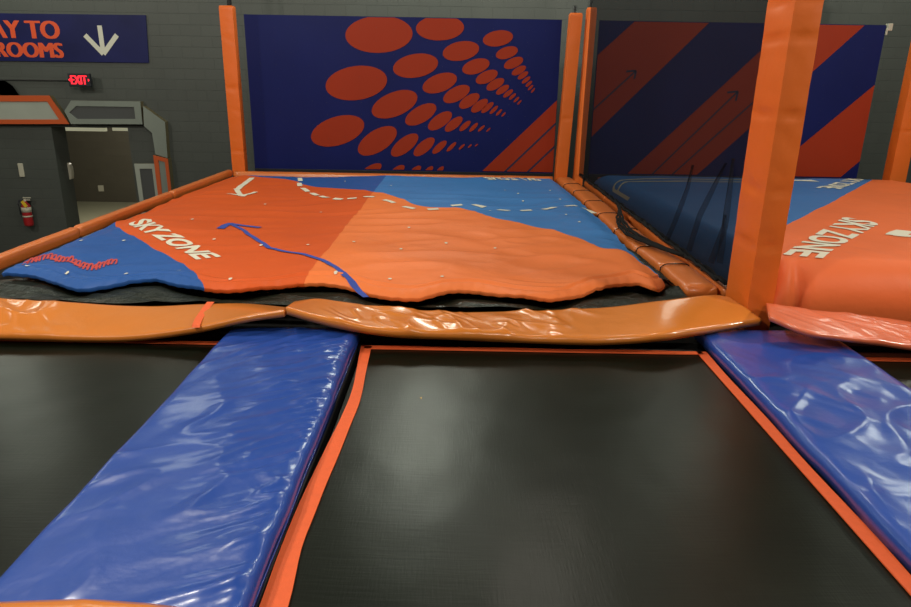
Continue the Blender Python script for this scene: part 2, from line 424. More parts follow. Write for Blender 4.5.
for A, B in zip(rows, rows[1:]):
    for i in range(NX): bm.faces.new((A[i], A[i + 1], B[i + 1], B[i]))
# front lip folded under
lip = [bm.verts.new((v.co.x, v.co.y + .015, v.co.z - .03)) for v in rows[0]]
for i in range(NX): bm.faces.new((lip[i], lip[i + 1], rows[0][i + 1], rows[0][i]))
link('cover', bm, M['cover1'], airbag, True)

# black mesh skirt under its front and right edges
bm = bmesh.new(); rows = []
for j in range(26):
    row = []
    for i in range(240):
        x = -3.84 + i / 239 * (1.71 + 3.84); y = 4.46 + .24 * sstep(1.3, 1.75, x) + j / 25 * .62
        z = .12 + .022 * N(x * 2, y * 4, 2) + .018 * (1 - 2 * abs(N(x * 2.5 + y * 3, y * 6, 7)))
        z -= .045 * sstep(smooth(FE, x) - .02, smooth(FE, x) + .10, y)
        if x < -3.6: z = min(z, .12 - .05 * sstep(-3.6, -3.72, x))
        row.append(bm.verts.new((x, y, max(.03, z))))
    rows.append(row)
for A, B in zip(rows, rows[1:]):
    for i in range(239): bm.faces.new((A[i], A[i + 1], B[i + 1], B[i]))
rows = []
def right_shift(y): return .08 * sstep(6.6, 5.0, y)
for j in range(90):
    y = 5.02 + j / 89 * 2.2; row = []
    for i in range(14):
        x = 1.47 + i / 13 * (.16 + right_shift(y))
        z = .12 + .085 * math.sin(i / 13 * math.pi) * sstep(7.2, 5.8, y) + .02 * N(x * 5, y * 4, 3) + .012 * N(x * 12, y * 9, 3) - .03 * sstep(6.3, 7.1, y)
        row.append(bm.verts.new((x, y, z)))
    rows.append(row)
for A, B in zip(rows, rows[1:]):
    for i in range(13): bm.faces.new((A[i], A[i + 1], B[i + 1], B[i]))
tag(link('mesh_skirt', bm, M['skirt'], airbag, True), 'glossy black mesh skirt')

def pts_on(px, z=.2): return [(onz(x, y, z).x, onz(x, y, z).y) for x, y in px]
# lettering on the near left
def put_text(txt, quad, z, zf, material, parent, name='lettering', offset=.03, shear=0, lift=.006):
    bm = font_mesh(txt, offset, 1, shear)
    q = [onz(x, y, z) for x, y in quad]
    quad_map(bm, *q); drape(bm, zf, lift); return link(name, bm, material, parent)
put_text('SKY ZONE', [(127,222.5), (198,262.8), (222,258.8), (147,217.5)], .19, ab1, M['fabric_white'], airbag, offset=.035, shear=.15)
put_text('SKY ZONE', [(543,181.5), (489,181), (478,176.8), (528,176.6)], .2, ab1, M['fabric_white'], airbag, offset=.03)
# red script, little more than slanted strokes
bm = bmesh.new()
base = [(20,266),(33,262),(47,259.5),(58,263),(68,263),(78,268),(88,269.5),(98,267),(108,264),(119,264)]
def bl_y(x): return smooth(base, x)
k = 0; x = 23.0
while x < 114:
    h = 3.2 + 1.5 * abs(math.sin(k * 1.3))
    P = [(x, bl_y(x) + 1.0), (x + 2.2, bl_y(x) - h * .4), (x + 5.0, bl_y(x) - h), (x + 6.0, bl_y(x) - h * .9), (x + 5.6, bl_y(x) - h * .3), (x + 4.4, bl_y(x) + .9), (x + 5.4, bl_y(x) + .7)]
    ribbon(bm, pts_on(P), [.014, .016, .014, .01, .014, .012, .008])
    x += 4.0 + .7 * math.sin(k * 2.1); k += 1
for a, b in ((50, 70), (70, 88)):
    ribbon(bm, pts_on([(a, bl_y(a) - .4), ((a + b) / 2, bl_y((a + b) / 2) - .2), (b, bl_y(b) - .8)]), .022)
drape(bm, ab1, .006); link('script_print', bm, M['fabric_red'], airbag)
# blue arrow
bm = bmesh.new()
shaft = [(230,221),(240,226),(250,233.5),(269,247.6),(280,252.5),(291,255.5),(304,258),(316,262),(327,266.5),(335,271),(344,278),(353,285.5),(366,296)]
fine = []
for a, b in zip(shaft, shaft[1:]):
    for t in (0, .5): fine.append((a[0] + (b[0]-a[0])*t, a[1] + (b[1]-a[1])*t))
fine.append(shaft[-1])
ribbon(bm, pts_on(fine), .042); ribbon(bm, pts_on([(220,226.8),(225,223),(231,220.5)]), .075); ribbon(bm, pts_on([(230,220.5),(245,223.5),(260,226)]), .05)
drape(bm, ab1, .007); link('blue_arrow_print', bm, M['fabric_royal'], airbag)
# white arrow and dashes
bm = bmesh.new()
ribbon(bm, pts_on([(252,176.5),(247,180.5),(242,184),(237,188.5)]), .08); ribbon(bm, pts_on([(236,187.5),(241,194)]), .07)
ribbon(bm, pts_on([(227,192),(235,193.2),(243,194)]), .045); ribbon(bm, pts_on([(242,194.5),(249,192),(256,190)]), .06)
drape(bm, ab1, .006); link('white_arrow_print', bm, M['fabric_white'], airbag)
dash = [(300,177.5),(299.5,182.5),(305,188),(314,193.2),(324.5,196.7),(338,199),(352,199.2),(369,198.7),(389,203),(409,208.3),(433,209),(456.6,206.2),(479,207),(503.5,211),(526,212),(549,210),(571,207.8),(589,210)]
for i, p in enumerate(dash):
    a = dash[max(0, i-1)]; b = dash[min(len(dash)-1, i+1)]
    t = Vector((b[0]-a[0], b[1]-a[1])).normalized(); L = 3.0 + 2.6 * min(1, i / 9)
    sl = [0, 0, 0, 0, 0, 0, 0, 0, 0, 0, 0, 0, .5, .3, 0, -1.2, -.4, .8][i]
    if i < 2: L = 1.6; t = Vector((.2, .98))
    bm = bmesh.new(); ribbon(bm, pts_on([(p[0]-t.x*L, p[1]-t.y*L - sl), (p[0]+t.x*L, p[1]+t.y*L + sl)]), .085 if i > 8 else .07)
    drape(bm, ab1, .006); link('dash_print', bm, M['fabric_white'], airbag)
# little white tie tabs
bm = bmesh.new()
for px, py in [(81,241),(124,241),(126,273),(179,272),(67,274),(28,268),(214,238),(192,217),(265,204),(321,211),(308,247),(261,245),(231,283),(336,277),(354,244),(401,252),(390,283),(442,281),(495,250),(446,247),(409,230),(560,201),(566,217),(579,225),(518,195),(523,201),(490,212),(391,187),(345,180),(505,192),(550,192)]:
    p = onz(px, py, .2); r = .015
    fs = [bm.verts.new((p.x + r * math.cos(a), p.y + 1.6 * r * math.sin(a), 0)) for a in [k * math.pi / 3 for k in range(6)]]
    bm.faces.new(fs)
drape(bm, ab1, .008); tag(link('tie_tab', bm, M['fabric_white'], airbag), kind='stuff')

# ------------------------------------------------------------------ pads
def pad_loft(name, back, front, th, mtl, parent=None, ns=120, nc=14, wr=1.0, seed=0.0, wfreq=1.0, where=(0, 1)):
    """vinyl pad: back/front edge polylines of (s, x, y, z) with s 0..1"""
    def ev(P, s):
        return Vector([smooth([(p[0], p[k]) for p in P], s) for k in (1, 2, 3)])
    bm = bmesh.new(); rings = []
    for i in range(ns + 1):
        s = i / ns; b, f = ev(back, s), ev(front, s); wd = (b - f).length
        ring = []
        for j in range(nc + 1):
            t = j / nc; p = b.lerp(f, t)
            edge = min(t, 1 - t) * wd
            rnd = th * .25 * (1 - math.sqrt(max(0, 1 - (1 - min(1, edge / (th * .3))) ** 2)))
            p.z += .005 * math.sin(math.pi * t) - rnd
            n = max(0, 1 - 3.2 * abs(N((p.x + p.y * .9) * 2.7 * wfreq + seed, (p.y - p.x * .3) * 1.7, seed))) ** 1.5
            n2 = max(0, 1 - 3.5 * abs(N((p.x + p.y * .8) * 6.5 * wfreq + seed, (p.y - p.x * .3) * 4, seed + 5))) ** 1.5
            gate = sstep(where[0] - .06, where[0] + .06, s) * sstep(where[1] + .08, where[1] - .08, s)
            p.z += wr * (.022 * n * gate + .008 * n2 * gate + .006 * N(p.x * 2.5 + seed, p.y * 3, seed)) * min(1, .25 + edge / .05)
            ring.append(bm.verts.new(p))
        for j, t in ((0, 1.0), (1, 0.0)):
            p = b.lerp(f, t); o = (b - f).normalized() * (.01 if t == 1 else -.01)
            ring.append(bm.verts.new(p + o + Vector((0, 0, -th))))
        rings.append(ring)
    n = len(rings[0])
    for A, B in zip(rings, rings[1:]):
        for k in range(n): bm.faces.new((A[k], A[(k + 1) % n], B[(k + 1) % n], B[k]))
    bm.faces.new(rings[0][::-1]); bm.faces.new(rings[-1])
    bmesh.ops.recalc_face_normals(bm, faces=bm.faces)
    return link(name, bm, mtl, parent, True)

# front pads along the airbag edge
def edge_pts(px, Y, ss): return [(s, *ony(x, y, Y)) for (x, y), s in zip(px, ss)]
bk = [(-.25, 294), (0,297),(100,303),(150,305),(200,303),(250,302),(296,301)]
bk = [(-160,290),(0,297),(80,302),(150,305.5),(200,303.5),(245,303),(288,307)]
ft = [(-150,331),(0,334),(75,336),(135,335),(196,327),(245,316),(284,310)]
ss = [0, .36, .53, .68, .80, .90, 1.0]
padL = pad_loft('edge_pad', edge_pts(bk, 4.42, ss), edge_pts(ft, 3.95, ss), .045, M['vinyl_amber'], ns=260, nc=26, seed=3.3, wr=.9, where=(.2, .50))
tag(padL, 'long amber vinyl edge pad at left, its end tucked under the neighbouring pad', 'pad', 'front edge pads')
bm = bmesh.new()
sp_ = [ony(x, y, Y) for x, y, Y in [(211,304,4.42),(207,309,4.31),(203,315,4.2),(199,321,4.07),(196.5,327,3.95),(196,330,3.93)]]
for i in range(len(sp_)): sp_[i].z += .016
L = [(bm.verts.new(p + Vector((-.025, 0, 0))), bm.verts.new(p + Vector((.025, 0, 0)))) for p in sp_]
for A, B in zip(L, L[1:]): bm.faces.new((A[0], A[1], B[1], B[0]))
tag(link('strap', bm, M['webbing'], padL), 'bright orange strap tied over the pad')

bk = [(296,301),(318,298),(345,302),(400,309),(450,312),(530,310),(600,307),(660,300),(712,294),(727,296)]
ft = [(286,307),(312,315),(345,323),(395,330.5),(455,333),(530,336.5),(600,338.5),(665,334),(725,325),(762,319)]
ss = [0, .07, .15, .28, .40, .57, .70, .84, .95, 1.0]
B_ = [(s, *ony(x, y, 4.42 + (.08 if s > .9 else 0))) for (x, y), s in zip(bk, ss)]
F_ = [(s, *ony(x, y, 3.95 + .29 * max(0, s - .84) / .16)) for (x, y), s in zip(ft, ss)]
padR = pad_loft('edge_pad', B_, F_, .05, M['vinyl_amber'], ns=330, nc=30, seed=8.1, wr=1.1, where=(.12, .66))
tag(padR, 'shiny creased amber vinyl edge pad in the middle, wide end by the large post', 'pad', 'front edge pads')

# right bay: reddish edge pad
bk = [(766,303),(800,308),(840,312),(880,317),(911,321),(1010,333)]
ft = [(770,316),(806,330.5),(840,336),(880,341),(911,345.5),(1010,358)]
ss = [0, .16, .33, .52, .66, 1.0]
B_ = [(s, *ony(x, y, 4.33)) for (x, y), s in zip(bk, ss)]; F_ = [(s, *ony(x, y, 3.86 + (.16 if s == 0 else 0))) for (x, y), s in zip(ft, ss)]
p = pad_loft('edge_pad', B_, F_, .035, M['vinyl_red'], ns=160, nc=26, seed=5.5, wr=.6)
tag(p, 'salmon red glossy edge pad below the puffy airbag at right', 'pad', 'front edge pads')

# bottom left corner pad
q = [onz(x, y, .17) for x, y in [(-150,606),(0,598),(60,596),(110,597),(160,601),(208,608)]]
B_ = [(s, *a) for a, s in zip(q, [0,.42,.58,.72,.86,1.0])]
F_ = [(s, a[0], 1.25, .165) for a, s in zip(q, [0,.42,.58,.72,.86,1.0])]
p = pad_loft('edge_pad', B_, F_, .05, M['vinyl_amber'], ns=60, seed=1.5, wr=.6)
tag(p, 'amber vinyl pad end cutting across the bottom left corner of the blue pad', 'pad', 'front edge pads')

# blue walkway pads
def blue_pad(x0, x1, y0, y1, zt, fn, label, skew=0.0):
    nx, ny = 60, 240
    root = empty('walkway_pad', ((x0 + x1) / 2, (y0 + y1) / 2, 0), label, 'pad', 'blue walkway pads')
    bm = bmesh.new(); top = []
    for j in range(ny + 1):
        v = j / ny; row = []
        for i in range(nx + 1):
            u = i / nx
            # denser near the edges
            x = x0 + (x1 - x0) * u + .008 * N(v * 9, 5, x0) * (1 if u > .9 or u < .1 else 0); y = y0 + (y1 - y0) * v + skew * (u - .5) * v
            e = min(u * (x1 - x0), (1 - u) * (x1 - x0), v * (y1 - y0) , (1 - v) * (y1 - y0))
            rnd = .018 * (1 - math.sqrt(max(0, 1 - (1 - min(1, e / .022)) ** 2)))
            row.append(bm.verts.new((x, y, zt - rnd + fn(x, y, u, v) * min(1, e / .05))))
        top.append(row)
    for A, B in zip(top, top[1:]):
        for i in range(nx): bm.faces.new((A[i], A[i + 1], B[i + 1], B[i]))
    # sides
    loop = [r for r in top[0]] + [top[j][-1] for j in range(1, ny + 1)] + [top[-1][i] for i in range(nx - 1, -1, -1)] + [top[j][0] for j in range(ny - 1, 0, -1)]
    low = [bm.verts.new((v.co.x, v.co.y, .004)) for v in loop]
    n = len(loop)
    for k in range(n): bm.faces.new((loop[k], low[k], low[(k + 1) % n], loop[(k + 1) % n]))
    bm.faces.new(low)
    bmesh.ops.recalc_face_normals(bm, faces=bm.faces)
    link('vinyl_cover', bm, M['vinyl_blue'], root, True)
    bm = bmesh.new()
    tube(bm, [(x1 + .001, y0 + (y1 - y0) * k / 30, .03 + .003 * math.sin(k)) for k in range(31)], .003, 6)
    link('seam_piping', bm, M['vinyl_blue'], root, True)
    return root
def wr_left(x, y, u, v):
    a = 1 - 2 * abs(N((x * 1.1 + y * .25) * 2.2, (y - x * .45) * 5.5, 1.7))
    b = 1 - 2 * abs(N(x * 3 + 7, (y - x * .6) * 11, 4.2))
    c = N(x * 1.5, y * 1.2, 8)
    k = sstep(.25, .95, u) * sstep(.05, .4, v)
    a2 = max(0, 1 - 3 * abs(N((x * 1.3 + y * .5) * 1.6 + 4, (y - x * .55) * 4.2, 21))) ** 1.6
    b2 = max(0, 1 - 3 * abs(N((x * 1.3 + y * .5) * 3.4, (y - x * .55) * 10, 25))) ** 1.5
    c2 = max(0, 1 - 3 * abs(N((x * 1.2 + y * .8) * 2.0 + 9, (y - x * .55) * 13, 27))) ** 1.4
    return .003 * a + .0035 * b * k + .012 * c + .014 * c2 * sstep(-.4, .3, x + .9 + .8 * (v - .6)) + .007 * a2 + .0015 * b2 * (.3 + k) + .004 * (1 - 2 * abs(N(x * 9, y * 7, 3))) * sstep(.6, 1, u)
def wr_right(x, y, u, v):
    a = 1 - 2 * abs(N((x * .8 - y * .5) * 2.4 + 3, (y + x * .8) * 2.4, 11.7))
    b = 1 - 2 * abs(N(x * 5 + 7, (y + x * .6) * 6, 14.2))
    a2 = max(0, 1 - 3 * abs(N(x * 2.2 + y + 4, (y - x * .7) * 2.6, 31))) ** 1.5
    return (.010 * a + .003 * b + .013 * N(x * 2, y * 1.3, 5) + .010 * a2) * (1 - .7 * sstep(.88, .97, v))
blue_pad(-1.45, -.622, 1.0, 4.12, .085, wr_left, 'broad glossy blue vinyl walkway pad left of the middle trampoline')
blue_pad(1.60, 2.47, .8, 4.27, .075, wr_right, 'crumpled glossy blue vinyl walkway pad right of the middle trampoline')

# ------------------------------------------------------------------ trampoline beds
def bed(x0, x1, y0, y1, label, strips):
    root = empty('trampoline_bed', ((x0 + x1) / 2, (y0 + y1) / 2, -.02), label, 'trampoline', 'trampoline beds')
    bm = bmesh.new(); rows = []
    nx, ny = 40, 60
    for j in range(ny + 1):
        y = y0 + (y1 - y0) * j / ny
        rows.append([bm.verts.new((x0 + (x1 - x0) * i / nx, y, -.006 - .02 * math.sin(math.pi * i / nx) * math.sin(math.pi * j / ny) + .002 * N(i * .4, j * .3, 1))) for i in range(nx + 1)])
    for A, B in zip(rows, rows[1:]):
        for i in range(nx): bm.faces.new((A[i], A[i + 1], B[i + 1], B[i]))
    link('jumping_mat', bm, M['mat'], root, True)
    for P in strips:
        bm = bmesh.new(); L = []
        for (a, b) in P:
            L.append([bm.verts.new((a[0], a[1], .004)), bm.verts.new((b[0], b[1], .004)), bm.verts.new((a[0], a[1], -.002)), bm.verts.new((b[0], b[1], -.002))])
        for A, B in zip(L, L[1:]):
            bm.faces.new((A[0], A[1], B[1], B[0])); bm.faces.new((A[0], B[0], B[2], A[2])); bm.faces.new((A[1], A[3], B[3], B[1]))
        bmesh.ops.recalc_face_normals(bm, faces=bm.faces)
        link('webbing_border', bm, M['webbing'], root)
    return root
outer = [(361,346),(358,362),(352,391),(341,418),(326,448),(311,479),(297,509),(278,556),(259.5,607),(235,670)]
inner = [(371,349),(366,372),(360,401),(349,429),(338,457),(326,485),(314,516),(302,547),(288,607),(262,670)]
def dens(P, n=40):
    pts = sorted([(onz(x, y).y, onz(x, y).x) for x, y in P]); lo, hi = pts[0][0], pts[-1][0]
    return lambda y: smooth(pts, max(lo, min(hi, y)))
fo, fi = dens(outer), dens(inner)
lp = []
for k in range(41):
    y = 1.2 + (4.03 - 1.2) * k / 40; lp.append(((fo(y), y), (fi(y), y)))
rp = [((1.535, 1.0 + 3.03 * k / 20), (1.595 + .004 * math.sin(k), 1.0 + 3.03 * k / 20)) for k in range(21)]
fp = [((-.58 + 2.15 * k / 20, 4.035 + .006 * math.sin(k * .9)), (-.58 + 2.15 * k / 20, 3.985)) for k in range(21)]
bed(-.585, 1.57, .3, 4.0, 'middle black trampoline bed with wavy orange webbing border', [lp, rp, fp])
fp = [((-4.4 + 2.93 * k / 20, 4.06 + .004 * math.sin(k)), (-4.4 + 2.93 * k / 20, 4.015)) for k in range(21)]
bed(-4.4, -1.46, .3, 4.03, 'left black trampoline bed partly covered by the broad blue pad', [fp])
fp = [((2.48 + 2.6 * k / 20, 3.98), (2.48 + 2.6 * k / 20, 3.93)) for k in range(21)]
bed(2.48, 5.1, .3, 3.95, 'small visible corner of black trampoline bed at the right edge', [fp])

# a steel deck frame under the pads and beds
bm = bmesh.new()
for (x0, x1) in [(-4.6, -4.42), (-1.44, -.62), (1.62, 2.46), (5.12, 5.3)]: box(bm, x0, x1, .2, 4.05, -.14, -.003, .01)
box(bm, -4.6, 5.3, 4.08, 4.2, -.14, -.04, .01); box(bm, -4.6, 5.3, .05, .19, -.14, -.04, .01)
for x in (-4.5, -1.0, 2.0, 5.2):
    for y in (.14, 4.13): box(bm, x - .05, x + .05, y - .05, y + .05, FZ, -.04, .004)
tag(link('deck_frame', bm, M['black_steel']), 'black steel frame beneath the blue pads and trampolines', 'frame')
# pit walls round the two airbags
bm = bmesh.new()
for a in [(-3.86, 9.2, 4.21, 4.26, FZ, -.01), (-3.90, -3.86, 4.21, 11.5, FZ, -.01), (9.1, 9.2, 4.26, 11.5, FZ, -.01), (-3.86, 9.1, 11.54, 11.58, FZ, -.01)]:
    box(bm, *a)
box(bm, -3.86, 9.1, 4.26, 11.54, -.06, -.01)
tag(link('pit_box', bm, M['black_cloth']), 'black padded box walls carrying both airbags', 'platform')

# scrap on the bed
bm = bmesh.new(); p = onz(421, 396, 0); bmesh.ops.create_icosphere(bm, subdivisions=1, radius=.008)
for v in bm.verts: v.co = Vector((v.co.x * .7 + p.x, v.co.y * 1.5 + p.y, v.co.z * .5 - .012))
tag(link('foam_crumb', bm, M['scrap']), 'tiny yellowish crumb lying on the middle trampoline bed', 'crumb')

# ------------------------------------------------------------------ side pads
def long_pad(name, x0, x1, y0, y1, z0, z1, mtl, label, group, seams, seed=0, wr=1.0, dx=None):
    root = empty(name, ((x0 + x1) / 2, (y0 + y1) / 2, z0), label, 'pad', group)
    cuts = [y0] + seams + [y1]
    for a, b in zip(cuts, cuts[1:]):
        n = max(6, int((b - a) / .05)); bm = bmesh.new(); rings = []
        for i in range(n + 1):
            t = i / n; y = a + (b - a) * t; endr = .012 * (1 - min(1, min(t, 1 - t) * (b - a) / .03))
            ring = []
            for k in range(16):
                an = k * math.pi / 8; c, s_ = math.cos(an), math.sin(an)
                ex = .55
                px_ = math.copysign(abs(c) ** ex, c); pz = math.copysign(abs(s_) ** ex, s_)
                rx, rz = (x1 - x0) / 2 - endr, (z1 - z0) / 2 - endr
                wob = 1 + wr * (.05 * N(y * 5 + seed, k * .7, seed) + .05 * (1 - 2 * abs(N(y * 7, k * .5 + y * 3, seed + 3))))
                ox = dx(y) if dx else 0
                ring.append(bm.verts.new(((x0 + x1) / 2 + px_ * rx * wob + ox, y, (z0 + z1) / 2 + pz * rz * wob)))
            rings.append(ring)
        for A, B in zip(rings, rings[1:]):
            for k in range(16): bm.faces.new((A[k], A[(k + 1) % 16], B[(k + 1) % 16], B[k]))
        bm.faces.new(rings[0][::-1]); bm.faces.new(rings[-1])
        bmesh.ops.recalc_face_normals(bm, faces=bm.faces)
        link('pad_section', bm, mtl, root, True)
    for y in seams if wr >= 1 else []:
        bm = bmesh.new(); ox = dx(y) if dx else 0; cx_, cz_, rx, rz = (x0 + x1) / 2 + ox, (z0 + z1) / 2, (x1 - x0) / 2 * 1.03, (z1 - z0) / 2 * 1.06
        tube(bm, [(cx_ + rx * math.copysign(abs(math.cos(a)) ** .55, math.cos(a)), y + .03 * math.cos(a), cz_ + rz * math.copysign(abs(math.sin(a)) ** .55, math.sin(a))) for a in [k * math.pi / 12 for k in range(13)]], .005, 5)
        link('tie_cord', bm, M['black_cloth'], root, True)
    return root
long_pad('side_pad', -3.83, -3.735, 4.6, 11.34, .082, .20, M['vinyl_orange'], 'long orange border pad along the left side of the orange and blue airbag', 'airbag border pads', [6.6, 8.9], 2, .7)
long_pad('side_pad', 1.66, 1.92, 4.95, 11.3, .055, .175, M['vinyl_orange'], 'orange border pad with tied sections between airbag and hanging net', 'airbag border pads', [5.6, 6.25, 7.1, 8.0, 8.9, 9.8, 10.5], 6, 1.0, dx=lambda y: .08 * sstep(6.8, 5.2, y) - .05 * sstep(9.5, 11, y))
long_pad('side_pad', 2.02, 2.13, 4.95, 11.0, .055, .165, M['vinyl_orange'], 'narrow orange border pad behind the net beside the puffy airbag', 'airbag border pads', [6.3, 7.9, 9.4], 11, .6)
# back rails
def back_pad(x0, x1, label):
    bm = bmesh.new(); n = 60; rings = []
    for i in range(n + 1):
        x = x0 + (x1 - x0) * i / n; wob = 1 + .05 * N(x * 4, 1, 1)
        rings.append([bm.verts.new((x, 11.22 + .09 * math.copysign(abs(math.cos(a)) ** .6, math.cos(a)) * wob, .10 + .09 * math.copysign(abs(math.sin(a)) ** .6, math.sin(a)) * wob)) for a in [k * math.pi / 6 for k in range(12)]])
    for A, B in zip(rings, rings[1:]):
        for k in range(12): bm.faces.new((A[k], A[(k + 1) % 12], B[(k + 1) % 12], B[k]))
    bm.faces.new(rings[0][::-1]); bm.faces.new(rings[-1]); bmesh.ops.recalc_face_normals(bm, faces=bm.faces)
    tag(link('back_pad', bm, M['vinyl_orange'], None, True), label, 'pad', 'airbag border pads')
back_pad(-3.66, 1.54, 'thin orange pad at the foot of the dotted banner')
back_pad(2.3, 6.9, 'thin orange pad at the foot of the striped banner')

# ------------------------------------------------------------------ posts
def post(x0, x1, y0, y1, z0, z1, label, pole_top=None, mtl='vinyl_post', seed=0, creases=(), lean=0.0):
    root = empty('padded_post', ((x0 + x1) / 2, (y0 + y1) / 2, z0), label, 'post', 'padded net posts')
    n = int((z1 - z0) / .03); bm = bmesh.new(); rings = []
    prof = []
    for (cx_, cy_) in [(1, -1), (1, 1), (-1, 1), (-1, -1)]:
        for d in (-1, 0, 1):
            prof.append((cx_, cy_, d))
    for i in range(n + 1):
        z = z0 + (z1 - z0) * i / n; ring = []
        inset = .012 * (1 - min(1, min(z - z0 + .001, z1 - z + .001) / .03))
        cr = sum(math.exp(-((z - c) / .02) ** 2) for c in creases)
        for q in range(20):
            # walk round the rectangle, 5 points per side
            side, k = divmod(q, 5); t = k / 5
            C = [(x0, y0), (x1, y0), (x1, y1), (x0, y1)]
            A, B = C[side], C[(side + 1) % 4]
            px_, py_ = A[0] + (B[0] - A[0]) * t, A[1] + (B[1] - A[1]) * t
            mx_, my_ = (x0 + x1) / 2, (y0 + y1) / 2
            bulge = .004 * math.sin(math.pi * t)
            wv = .003 * N(z * 3, q * .5, seed) + .005 * (1 - 2 * abs(N(z * 9 + t * 1.5, side * 3 + t, seed + 2))) * (1 if k else .3) - .016 * cr * math.sin(math.pi * t)
            nx_, ny_ = [(0, -1), (1, 0), (0, 1), (-1, 0)][side]
            d = bulge + wv - inset
            ring.append(bm.verts.new((px_ + nx_ * d + (0 if k else (0.3 * inset * (1 if px_ < mx_ else -1))), py_ + ny_ * d, z)))
        rings.append(ring)
    for A, B in zip(rings, rings[1:]):
        for k in range(20): bm.faces.new((A[k], A[(k + 1) % 20], B[(k + 1) % 20], B[k]))
    bm.faces.new(rings[0][::-1]); bm.faces.new(rings[-1]); bmesh.ops.recalc_face_normals(bm, faces=bm.faces)
    for v in bm.verts: v.co.x += lean * (v.co.z - z1) / (z1 - z0)
    o = link('padding', bm, M[mtl], root, True)
    me = o.data
    for e in me.edges: e.use_edge_sharp = False
    # sharp corners of the foam sleeve
    for e in me.edges:
        a, b = e.vertices
        if a % 20 == b % 20 and (a % 20) % 5 == 0 and abs(a - b) == 20: e.use_edge_sharp = True
    bm = bmesh.new(); cx_, cy_ = (x0 + x1) / 2, (y0 + y1) / 2
    tube(bm, [(cx_, y1 + .045, z0), (cx_, y1 + .045, pole_top or z1 + .12)], .035, 12)
    link('steel_pole', bm, M['black_steel'], root, True)
    return root
post(-3.75, -3.54, 11.36, 11.52, .01, 2.70, 'slim orange padded post at the left end of the dotted banner', 6.3, seed=1, creases=(1.45, 1.5, .5))
post(1.69, 1.88, 11.36, 11.52, .01, 2.68, 'bright orange padded post between the two banners, left of its darker twin', None, seed=2, creases=(1.1,), lean=.085)
post(1.95, 2.09, 11.34, 11.48, .01, 2.76, 'dim orange padded post behind the net, beside its brighter twin', None, seed=3, lean=.03)
post(1.965, 2.135, 4.36, 4.74, .01, 4.6, 'large near orange padded post rising out of the top of the picture', 6.3, seed=4, creases=(.62, .98, 1.45, 1.9, 2.1))
post(6.98, 7.24, 11.1, 11.3, .01, 3.6, 'orange padded post at the far right edge beyond the striped banner', 6.3, seed=5, creases=(1.0,))

# ------------------------------------------------------------------ banners
BY = 11.62
def wall_pt(px, py): p = ony(px, py, BY); return (p.x, p.z)
def clip_poly(poly, x0, x1, z0, z1):
    for ax, lim, sgn in ((0, x0, 1), (0, x1, -1), (1, z0, 1), (1, z1, -1)):
        out = []
        for i in range(len(poly)):
            a, b = poly[i], poly[(i + 1) % len(poly)]
            ia, ib = (a[ax] - lim) * sgn >= 0, (b[ax] - lim) * sgn >= 0
            if ia: out.append(a)
            if ia != ib:
                t = (lim - a[ax]) / (b[ax] - a[ax]); out.append((a[0] + (b[0] - a[0]) * t, a[1] + (b[1] - a[1]) * t))
        poly = out
        if not poly: return []
    return poly
def banner(x0, x1, z0, z1, label, shapes, name='wall_banner'):
    root = empty(name, ((x0 + x1) / 2, BY, z0), label, 'banner', 'wall banners')
    bm = bmesh.new()
    nx, nz = 80, 36; rows = []
    wave = lambda x, z: .006 * N(x * 1.5, z * 1.2, 3)
    for j in range(nz + 1):
        rows.append([bm.verts.new((x0 + (x1 - x0) * i / nx, BY + wave(x0 + (x1 - x0) * i / nx, z0 + (z1 - z0) * j / nz), z0 + (z1 - z0) * j / nz)) for i in range(nx + 1)])
    for A, B in zip(rows, rows[1:]):
        for i in range(nx): bm.faces.new((A[i], A[i + 1], B[i + 1], B[i]))
    r = bmesh.ops.extrude_face_region(bm, geom=list(bm.faces))
    for v in r['geom']:
        if isinstance(v, bmesh.types.BMVert): v.co.y = BY + .05
    bmesh.ops.recalc_face_normals(bm, faces=bm.faces)
    link('vinyl_sheet', bm, M['banner_blue'], root)
    mats = [M['banner_orange'], M['banner_dark'], M['banner_blue']]
    bm = bmesh.new()
    for lay, (mi, poly) in enumerate(shapes):
        poly = clip_poly(poly, x0 + .005, x1 - .005, z0 + .02, z1 - .01)
        if len(poly) < 3: continue
        f = bm.faces.new([bm.verts.new((a, BY - .009 - .002 * mi, b)) for a, b in poly]); f.material_index = mi
    bm.normal_update()
    for f in bm.faces:
        if f.normal.y > 0: f.normal_flip()
    es = [e for e in bm.edges if e.calc_length() > .5]
    link('printed_pattern', bm, mats, root)
    bm = bmesh.new()                                   # little eyelets in a grid
    x = x0 + .2
    while x < x1 - .1:
        z = z0 + .15
        while z < z1 - .05:
            xx, zz = x + random.uniform(-.02, .02), z + random.uniform(-.02, .02)
            bm.faces.new([bm.verts.new((xx + .005 * math.cos(a), BY - .014, zz + .005 * math.sin(a))) for a in [k * math.pi / 2 for k in range(4)]])
            z += .19
        x += .27
    tag(link('eyelet', bm, M['dark_foam'], root), kind='stuff')
    bm = bmesh.new(); box(bm, x0, x1, BY - .02, BY + .06, z0 - .10, z0, .005)
    link('bottom_rail', bm, M['black_steel'], root)
    return root
